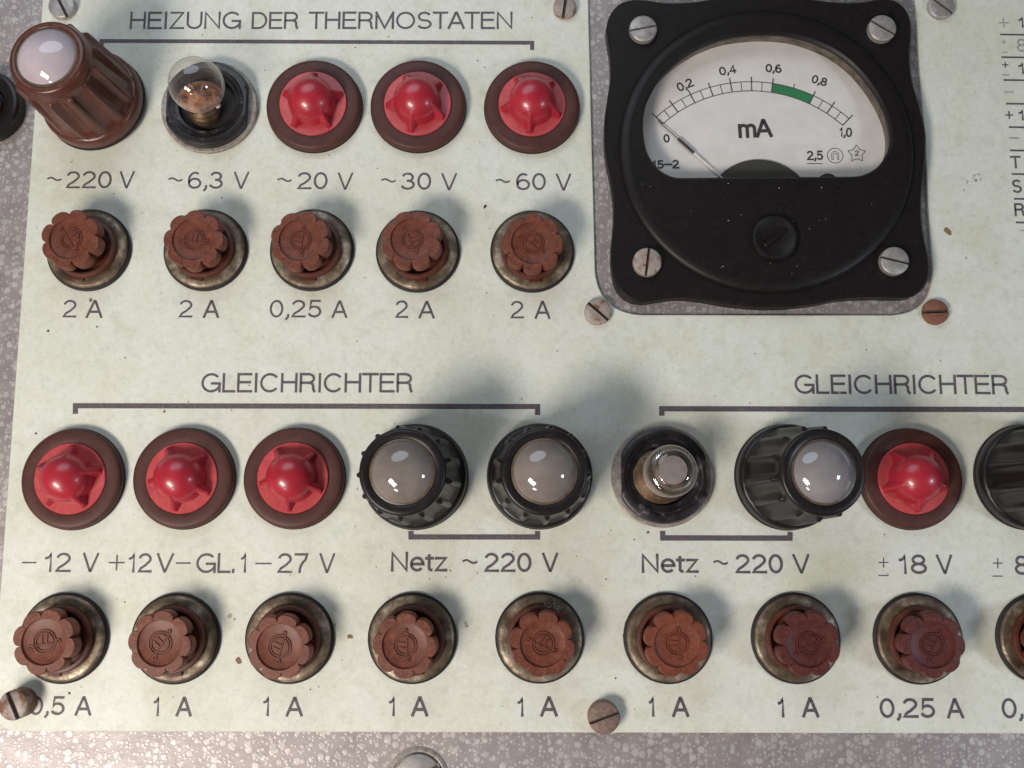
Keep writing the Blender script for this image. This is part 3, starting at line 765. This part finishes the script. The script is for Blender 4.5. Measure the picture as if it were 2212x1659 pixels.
for (bu, bv, tu, tv, lab, rz) in [
   (1166, 1028, 1176, 1018, 'black fluted lamp cap with grey lens, between another such cap and the small clear bulb', .2),
   (1700, 1030, 1787, 1019.5, 'black fluted lamp cap with blue grey lens overlapping a red lamp on its right', .13),
   (2222, 1030, 2340, 1019, 'black fluted lamp cap cut off by the right edge, right of the red lamp', .3)]:
    o = copy_tree(kk)
    print(place_knob(o, bu, bv, tu, tv, lab, KG, rz))
    if bu > 1500: remat(kids(o, 'lens')[0], SMOKEB)

# ------------------------------------------------------------------ bare lamp sockets with bulbs
def socket(u, v, lab, hole, hoff=(0, 0), left=False):
    b = P(u, v, .1); b.z = 0
    t = thing('lamp_socket', lab, 'lamp socket', b, 'lamp sockets without their caps')
    mb = MB(); lathe(mb, [(1.13, 0), (1.145, .03), (1.14, .10), (1.115, .125), (.70, .13)], 88, cap1=True); mb.build('base_flange', PALE, t)
    mb = MB(); k0 = len(mb.v)
    lathe(mb, [(1.055, .12), (1.06, .24), (1.03, .30), (.97, .325), (.88, .33), (.86, .315), (.80, .305), (.78, .29), (hole+.05, .275), (hole+.02, .27), (hole, .25), (hole-.02, .14)], 96, cap1=True)
    lim = .93
    mb.v = [(max(-lim, min(lim, x)), y, z) for x, y, z in mb.v]
    mb.build('socket_cup', CUP, t)
    # floor of the cup and a retaining ridge
    mb = MB(); lathe(mb, [(hole-.005, .145), (hole*.55, .150), (.1, .150)], 48); mb.build('cup_floor', GASKET, t)
    mb = MB(); tube(mb, [((hole+.17)*math.cos(a/48*2*math.pi), (hole+.17)*math.sin(a/48*2*math.pi), .29) for a in range(48)], .022, 6, True)
    mb.build('ridge', CUP, t)
    slim(t, .968)
    return t
socket(452, 230.5, 'black lamp socket with pale metal flange holding the round bare bulb above ~6,3 V', .66)
socket(1431, 1028.5, 'scratched black lamp socket with pale flange holding the small tubular bulb above Netz', .64)
# round bulb
b = P(442, 246, .25); b.z = .15
want = P(424.5, 183, .98) - b; bulb = thing('light_bulb', 'small round bare glass bulb leaning in the socket above ~6,3 V', 'light bulb', b)
d = Vector((want.x, want.y, .98-.15)); bulb.rotation_euler = d.to_track_quat('Z', 'Y').to_euler(); L = d.length
mb = MB(); lathe(mb, [(.30, 0), (.30, .12), (.325, .15), (.30, .18), (.325, .21), (.30, .24), (.32, .27), (.29, .32), (.26, .36)], 40, cap1=False); mb.v = [(x*1.12, y*1.12, z) for x, y, z in mb.v]; mb.build('screw_base', BRASSD, bulb)
prof = [(.24, .30), (.25, .36)]
for j in range(27):
    a = math.radians(-62 + j*(152/26)); prof.append((.60*math.cos(a)+1e-4, L + .60*math.sin(a)))
mb = MB(); lathe(mb, prof, 64, cap1=False); mb.build('glass_envelope', BULBG, bulb, 60)
mb = MB(); lathe(mb, [(.20, .30), (.17, .45), (.10, .62), (.05, .68)], 24); mb.build('glass_stem', COPPER, bulb)
mb = MB()
for s in (-1, 1): tube(mb, [(.03*s, 0, .66), (.09*s, .02, .80), (.15*s, .02, .93)], .012, 6)
mb.build('lead_wires', SOLDER, bulb)
mb = MB(); tube(mb, [(-.15 + .3*i/40, .02 + .018*math.cos(i*1.2), .93 + .018*math.sin(i*1.2)) for i in range(41)], .007, 5); mb.build('filament', BRASS, bulb)
mb = MB(); disc_dome(mb, .50, L-.34, .24, 40, 10); mb.build('base_image', COPPER, bulb)  # added dome standing in for the base seen refracted through the glass
mb = MB(); disc_dome(mb, .10, 0, .08, 16, 6); o = mb.build('solder_blob', SOLDER, bulb); o.location = (-.30, -.05, .30)
# tubular bulb
b = P(1428, 1028, .35); b.z = .15
want = P(1455.5, 1014.5, 1.22) - b; bulb2 = thing('light_bulb', 'small clear tubular glass bulb in a brass screw base above the second Netz', 'light bulb', b)
d = Vector((want.x, want.y, 1.07)); bulb2.rotation_euler = d.to_track_quat('Z', 'Y').to_euler(); L = d.length
prof = [(.53, 0)]
for i in range(8): prof += [(.56-.014*i, .03+i*.06), (.60-.016*i, .05+i*.06), (.60-.016*i, .06+i*.06), (.555-.014*i, .08+i*.06)]
prof += [(.45, .52), (.42, .54)]
mb = MB(); lathe(mb, prof, 64, cap1=True); mb.build('screw_base', BRASSD, bulb2)
mb = MB(); lathe(mb, [(.48, .50), (.52, .60), (.54, .78), (.545, .90), (.53, .99), (.50, 1.04), (.45, 1.07), (.42, 1.09), (.41, 1.14), (.37, 1.19), (.28, 1.22), (.15, 1.235), (.01, 1.24)], 64, cap1=True)
mb.build('glass_envelope', BULBG, bulb2, 60)
mb = MB(); lathe(mb, [(.24, .50), (.28, .92), (.30, 1.04), (.29, 1.07), (.15, 1.08), (.01, 1.08)], 48, cap1=True); mb.build('glass_stem', STEM, bulb2, 50)
mb = MB(); tube(mb, [(.42*math.cos(a/40*2*math.pi), .42*math.sin(a/40*2*math.pi), 1.09) for a in range(40)], .022, 8, True); mb.build('glass_bead', BULBG, bulb2)

# ------------------------------------------------------------------ dark cap at the left border
b = P(-30, 232, .1); b.z = HZ
dk = thing('round_socket', 'dark grey dished round socket cut off by the left edge, behind the brown cap', 'lamp socket', b)
mb = MB(); lathe(mb, [(.80, 0), (.84, .04), (.845, .30), (.80, .37), (.74, .39), (.55, .30), (.45, .22)], 72, cap1=True); mb.build('dish', BLACK, dk)
mb = MB(); lathe(mb, [(.42, .2), (.42, .34), (.36, .37), (.30, .36), (.28, .24)], 48, cap1=True); mb.build('inner_ring', RIM, dk)

# ------------------------------------------------------------------ screws
def screw_mesh(mb, r, h, sw=.07, sd=.07, dome=.02, seg=40):
    lathe(mb, [(r, 0), (r, h-sd), (r-.02, h-sd)], seg, cap1=False)
    hw = sw/2
    for s in (1, -1):
        a0 = math.asin(hw/r); pts = []
        rings = [(r, h-sd), (r, h-.03), (r-.012, h-.012), (r-.035, h)]
        K = 22; loops = []
        for (q, z) in rings:
            a1 = math.asin(min(.99, hw/q)); loops.append([(q*math.cos(a1 + (math.pi-2*a1)*i/K), s*q*math.sin(a1 + (math.pi-2*a1)*i/K), z) for i in range(K+1)])
        vs = [p for l in loops for p in l]; fs = []; n = K+1
        for j in range(len(loops)-1):
            for i in range(K):
                f = (j*n+i, j*n+i+1, (j+1)*n+i+1, (j+1)*n+i); fs.append(f if s > 0 else f[::-1])
            f = (j*n+K, j*n, (j+1)*n, (j+1)*n+K); fs.append(f if s > 0 else f[::-1])
        t = (len(loops)-1)*n
        # slightly domed top fan
        vs.append((0, s*r*.42, h+dome)); ci = len(vs)-1
        for i in range(K):
            f = (t+i, t+i+1, ci); fs.append(f if s > 0 else f[::-1])
        f = (t+K, t, ci); fs.append(f if s > 0 else f[::-1])
        mb.add(vs, fs)
def slot_floor(mb, r, h, sd, seg=40): lathe(mb, [(r-.004, h-sd-.01), (r-.004, h-sd)], seg, cap1=True)
def screw(u, v, r, h, ang, mat, lab, z0=0.0, grp='slotted screws holding the panel', parent=None, sw=.07, loc=None, dz=0, tilt=(0, 0)):
    b = loc if loc is not None else P(u, v, z0 + h); b = Vector((b[0], b[1], z0))
    if parent is None: o = thing('slotted_screw', lab, 'screw', b, grp, math.radians(ang))
    else:
        o = bpy.data.objects.new('screw', None); COL.objects.link(o); o.parent = parent
        o.location = b - parent.location; o.rotation_euler = (0, 0, math.radians(ang))
    o.rotation_euler.x = tilt[0]; o.rotation_euler.y = tilt[1]
    mb = MB(); screw_mesh(mb, r, h, sw); a = mb.build('screw_head', mat, o, 30)
    mb = MB(); slot_floor(mb, r, h, .07); c = mb.build('slot', SLOT, o)
    return o
screw(132, 10, .31, .16, 118, SCREWM, 'dull grey slotted screw at the top left, above the brown lamp cap')
screw(1220, 13, .27, .14, 82, SCREWR, 'grey slotted screw with orange rust rim at the top, left of the meter')
screw(2035, 11, .31, .12, 140, SCREWM, 'pale pinkish grey screw at the top, right of the meter')
screw(1292, 672, .30, .12, -42, SCREWR, 'grey screw with rust on its upper half, below the lower left meter corner')
screw(2023, 673, .285, .12, 3, RUST, 'fully rust red screw below the lower right meter corner')
screw(27.5, 1524, .305, .42, -64, SCREWV, 'tall protruding screw with rusty wide slot at the lower left corner beside 0,5 A', sw=.10, tilt=(0, 0))
screw(1305, 1551, .33, .26, 20, BROWNSTEEL, 'brown protruding screw on the bottom edge of the panel, between two 1 A engravings', sw=.06)
# big recessed screw in the housing
b = P(903, 1683, HZ); b.z = HZ
bs = thing('recessed_screw', 'large grey screw in a round rim, cut off by the bottom edge', 'screw', b, None, math.radians(35))
mb = MB(); lathe(mb, [(.66, 0), (.63, .035), (.58, .05), (.55, .04), (.54, .0)], 64, cap1=False); mb.build('rim', PALE, bs)
mb = MB(); screw_mesh(mb, .52, .10, .09, .06, .03, 56); mb.build('screw_head', SCREWM, bs, 30)
mb = MB(); slot_floor(mb, .52, .10, .07); mb.build('slot', SLOT, bs)

# ------------------------------------------------------------------ the meter
def Z3(x, y): return (1254 + x*.4290, y*.4290)        # coordinates read off the enlarged photograph
ZF, ZB, ZD = .30, .44, -.048
mc = P(*Z3(930, 760), ZF); mc.z = HZ
meter = thing('panel_meter', 'square black moving coil meter reading mA with white dial and green band', 'meter', mc)
def ml(p): return (p[0]-mc.x, p[1]-mc.y)
fl = [(132, 200), (128, 150), (146, 90), (185, 42), (240, 18), (310, 14), (430, 30), (550, 26), (640, 14), (760, -8), (900, -18), (1040, -10), (1160, 12), (1270, 26), (1400, 26),
      (1500, 10), (1570, 18), (1625, 60), (1652, 125), (1655, 200), (1648, 300), (1660, 420), (1695, 540), (1722, 650), (1728, 740), (1722, 860), (1708, 980), (1706, 1100), (1722, 1220), (1742, 1310), (1742, 1400),
      (1712, 1462), (1655, 1500), (1560, 1505), (1440, 1503), (1300, 1512), (1160, 1538), (1020, 1552), (880, 1552), (740, 1538), (620, 1518), (500, 1505), (400, 1515), (310, 1527), (240, 1512), (185, 1462), (158, 1380),
      (152, 1270), (163, 1150), (166, 1040), (150, 920), (126, 800), (119, 700), (122, 600), (138, 480), (150, 390), (146, 290)]
fl3 = [ml(P(*Z3(x, y), .13)) for x, y in fl]
fl3 = spline(fl3, 4)
bc = ml(P(*Z3(940, 742), ZB)); br = 3.32
mb = MB(); extrude(mb, fl3, 0, ZF-HZ, .05, [circle(bc, br-.12, 96)]); mb.build('flange', METERB, meter, 30)
win = []
def wseg(pts): win.extend(pts)
arch = [(316, 650), (322, 560), (345, 490), (390, 410), (450, 345), (530, 280), (630, 225), (740, 188), (850, 172), (940, 168), (1040, 174), (1150, 200), (1270, 252), (1370, 325), (1450, 415), (1510, 510), (1548, 600), (1562, 680),
        (1555, 745), (1530, 800), (1490, 845), (1440, 872), (1390, 884), (1250, 886), (1100, 887), (900, 889), (700, 890), (550, 892), (480, 890), (430, 872), (385, 838), (350, 790), (328, 735)]
win = [ml(P(*Z3(x, y), ZB)) for x, y in arch]; win = spline(win, 4)
# body disc with rounded shoulder; window cut through it
mb = MB(); o_ = circle(bc, br, 128)
lathe(mb, [(br, ZF-HZ-.05), (br, ZB-HZ-.11), (br-.03, ZB-HZ-.06), (br-.10, ZB-HZ-.015), (br-.22, ZB-HZ)], 128, c=bc, cap1=False)
loops = [[Vector((x, y, ZB-HZ)) for x, y in circle(bc, br-.22, 128)], [Vector((x, y, ZB-HZ)) for x, y in inset(ccw(win), -.05)]]
flatv = [p for l in loops for p in l]; good = []
for t in tessellate_polygon(loops):
    a, b2, c = (flatv[i] for i in t); good.append(t if (b2-a).cross(c-a).z > 0 else t[::-1])
mb.add([tuple(p) for p in flatv], good)
w0 = inset(ccw(win), -.05); w1 = ccw(win); n = len(w1)
vs = [(x, y, ZB-HZ) for x, y in w0] + [(x, y, ZB-HZ-.05) for x, y in w1] + [(x, y, ZB-HZ-.12) for x, y in w1]
mb.add(vs, [(L*n+i, (L+1)*n+i, (L+1)*n+(i+1) % n, L*n+(i+1) % n) for L in range(2) for i in range(n)])
mb.build('cover', METERB, meter, 35)
w2 = inset(w1, -.06)
vs = [(x, y, ZB-HZ-.12) for x, y in w1] + [(x, y, ZB-HZ-.16) for x, y in w2] + [(x, y, .01) for x, y in w2]
MB().add(vs, [(L*n+i, (L+1)*n+i, (L+1)*n+(i+1) % n, L*n+(i+1) % n) for L in range(2) for i in range(n)]).build('window_wall', WALL, meter)
MB().add([(x, y, ZB-HZ-.09) for x, y in w1], [tuple(range(n))]).build('glass', PANE, meter)
zd = ZD-HZ
dial = MB().add([(x, y, zd) for x, y in inset(ccw(win), -.30)], [tuple(range(n))]).build('dial', DIAL, meter)
# dial print: positions from the photograph at the dial's own depth
def D3(x, y): return Vector(ml(P(*Z3(x, y), ZD)))
def dprint(name, mat): 
    return lambda mb, dz=.003: mb.build(name, mat, dial, loc=(0, 0, zd + dz))
pc = D3(880, 1088); pr = (D3(865, 412) - pc).length; pi_ = (D3(868, 458) - pc).length
a0 = math.atan2(*(D3(400, 610) - pc).yx); a1 = math.atan2(*(D3(1350, 600) - pc).yx)
def pol(r, f): a = a0 + (a1-a0)*f; return pc + Vector((math.cos(a), math.sin(a)))*r
mb = MB()
for k, r in enumerate((pr, pi_)): ribbon(mb, [pol(r, i/60) for i in range(61)], .017, .0011*k)
for i in range(21):
    f = i/20
    if i in (13, 15): continue
    if i == 14: ribbon(mb, [pol(pr-.01, f), pol(pr+.11, f)], .018, .0024); continue
    big = i % 2 == 0
    ribbon(mb, [pol(pi_-.005, f), pol(pr + (.12 if big else 0), f)], .024 if big else .014, .0024)
dprint('scale_lines', DIALINK)(mb, .006)
mb = MB(); N = 16
vs = [tuple(pol(pr-.005, .6+.2*i/N)) + (0,) for i in range(N+1)] + [tuple(pol(pi_+.005, .6+.2*i/N)) + (0,) for i in range(N+1)]
mb.add(vs, [(i, N+1+i, N+2+i, i+1) for i in range(N)]); dprint('green_band', DGREEN)(mb, .004)
def dtext(t, cx, cy, wpx, hpx, rot, w, mat=DIALINK, nm='dial_number'):
    c = D3(cx, cy); s = .429/100*1.0
    ex = Vector((math.cos(math.radians(rot)), math.sin(math.radians(rot)))); ey = Vector((-ex.y, ex.x))
    k = (D3(cx+50, cy)-D3(cx-50, cy)).length/100
    A = c - ex*(wpx*k/2) - ey*(hpx*k/2); B = c + ex*(wpx*k/2) - ey*(hpx*k/2)
    mb = MB(); write(mb, t, A, B, hpx*k, w, 0); dprint(nm, mat)(mb, .004)
dtext('0', 433, 697, 32, 46, 4, .032); dtext('0,2', 525, 428, 84, 48, 24, .030); dtext('0,4', 740, 354, 86, 46, 10, .030)
dtext('0,6', 972, 345, 82, 46, -4, .032); dtext('0,8', 1203, 406, 78, 46, -17, .030); dtext('1,0', 1334, 666, 66, 50, -4, .030)
dtext('mA', 879, 647, 172, 98, 2, .064, nm='dial_unit')
dtext('15-2', 428, 828, 136, 46, 1, .032); dtext('2,5', 1180, 783, 82, 50, 1, .032)
mb = MB(); ribbon(mb, [D3(1140, 824), D3(1220, 824)], .018, 0)
c = D3(1282, 784)
for r in (.165, .145): pass
k = (D3(1350, 784)-D3(1250, 784)).length/100
ribbon(mb, [c + Vector((math.cos(a), math.sin(a)))*(39*k) for a in [i/36*2*math.pi for i in range(36)]], .016, .001, True)
u = [c + Vector((x*k, y*k)) for x, y in [(-18, -20), (-10, -20), (-10, 4)] + arc(0, 4, 10, 8, 180, 0, 8) + [(10, -20), (18, -20), (18, 6)] + arc(0, 6, 18, 16, 0, 180, 10) + [(-18, -20)]]
ribbon(mb, u[:-1], .012, .001, True)
c = D3(1391, 774)
st = []
for i in range(10):
    a = math.pi/2 + i*math.pi/5; r = (46 if i % 2 == 0 else 27)*k; st.append(c + Vector((math.cos(a), math.sin(a)))*r)
ribbon(mb, st, .016, .001, True)
dprint('dial_symbols', DIALFINE)(mb, .004)
dtext('2', 1391, 771, 20, 28, 0, .018, DIALFINE)
# olive magnet cover under the needle
c = D3(905, 1072); r = (D3(905, 806)-c).length
pts = circle(c, r, 96)
mb = MB(); extrude(mb, pts, 0, .05, .015); mb.build('magnet_cover', OLIVE, meter, loc=(0, 0, zd))
c = D3(1245, 925); mb = MB(); extrude(mb, circle(c, .24, 32), 0, .03, .01); mb.build('cover_rivet', OLIVE, meter, loc=(0, 0, zd))
# needle (black spade tip part, white arm)
n0, n1 = D3(692, 884), D3(385, 612); zn = zd + .06
def nd(f): return n0.lerp(n1, f)
mb = MB(); tube(mb, [(*nd(-1.0), zn), (*nd(.40), zn)], .017, 6); pole = mb.build('needle', NEEDLEW, meter)
mb = MB(); tube(mb, [(*nd(.40), zn), (*nd(.66), zn)], .036, 6); tube(mb, [(*nd(.66), zn), (*nd(1.0), zn)], .012, 6); mb.build('needle_tip', DIALINK, meter)
random.seed(5)
mb = MB()
for i in range(90):
    a_ = random.uniform(0, 6.283); q = 3.0*math.sqrt(random.random()); x, y = bc[0]+q*math.cos(a_), bc[1]+q*math.sin(a_)
    if y > bc[1] - .78: continue
    rr = random.choice((.006, .008, .010, .016)); a0_ = random.random()*6
    mb.add([(x + rr*math.cos(a0_+k*1.2566), y + rr*.7*math.sin(a0_+k*1.2566), ZB-HZ+.002) for k in range(5)], [tuple(range(5))])
mb.build('dust_motes', flat_smudge, meter)['kind'] = 'stuff'
# zero adjusting screw
c = P(*Z3(975, 1200), ZB); cl = ml(c)
za = bpy.data.objects.new('zero_adjuster', None); COL.objects.link(za); za.parent = meter; za.location = (cl[0], cl[1], ZB-HZ)
mb = MB(); lathe(mb, [(.53, 0), (.52, .06), (.49, .10), (.44, .115), (.38, .09), (.25, .05), (.10, .04)], 64); mb.build('adjuster_head', METERB, za)
mb = MB(); extrude(mb, [(-.30, -.045), (.30, -.045), (.30, .045), (-.30, .045)], .035, .10, .015); o = mb.build('adjuster_bar', METERB, za); o.rotation_euler.z = math.radians(38)
# four mounting screws
for (x, y, a, m, sw) in ((317, 140, 12, SCREWM, .05), (1523, 138, -32, SCREWM, .06), (338, 1316, 82, SCREWR, .06), (1585, 1311, -14, SCREWM, .06)):
    screw(*Z3(x, y), .315, .16, a, m, '', z0=ZF, parent=meter, sw=sw)

# ------------------------------------------------------------------ a tuft of dust on one fuse holder
random.seed(11)
b = P(1188, 1312, .3); b.z = .26
mb = MB()
for i in range(16):
    a = random.uniform(0, 6.28); p0 = Vector((random.uniform(-.12, .12), random.uniform(-.08, .08), random.uniform(0, .05)))
    p1 = p0 + Vector((math.cos(a)*.1, math.sin(a)*.1, random.uniform(0, .08))); p2_ = p1 + Vector((random.uniform(-.1, .1), random.uniform(-.1, .1), random.uniform(-.03, .05)))
    tube(mb, [p0, p1, p2_], .004, 4)
LINT = flat('grey lint', (.42, .40, .36)); o = mb.build('dust_tuft', LINT, None, loc=b); o['kind'] = 'stuff'
tag(o, 'thin grey wisp of cobweb on the ring of a lower row fuse holder', 'cobweb')
print('objects', len(bpy.data.objects), 'tris', sum(len(p.vertices)-2 for o in bpy.data.objects if o.type == 'MESH' for p in o.data.polygons))
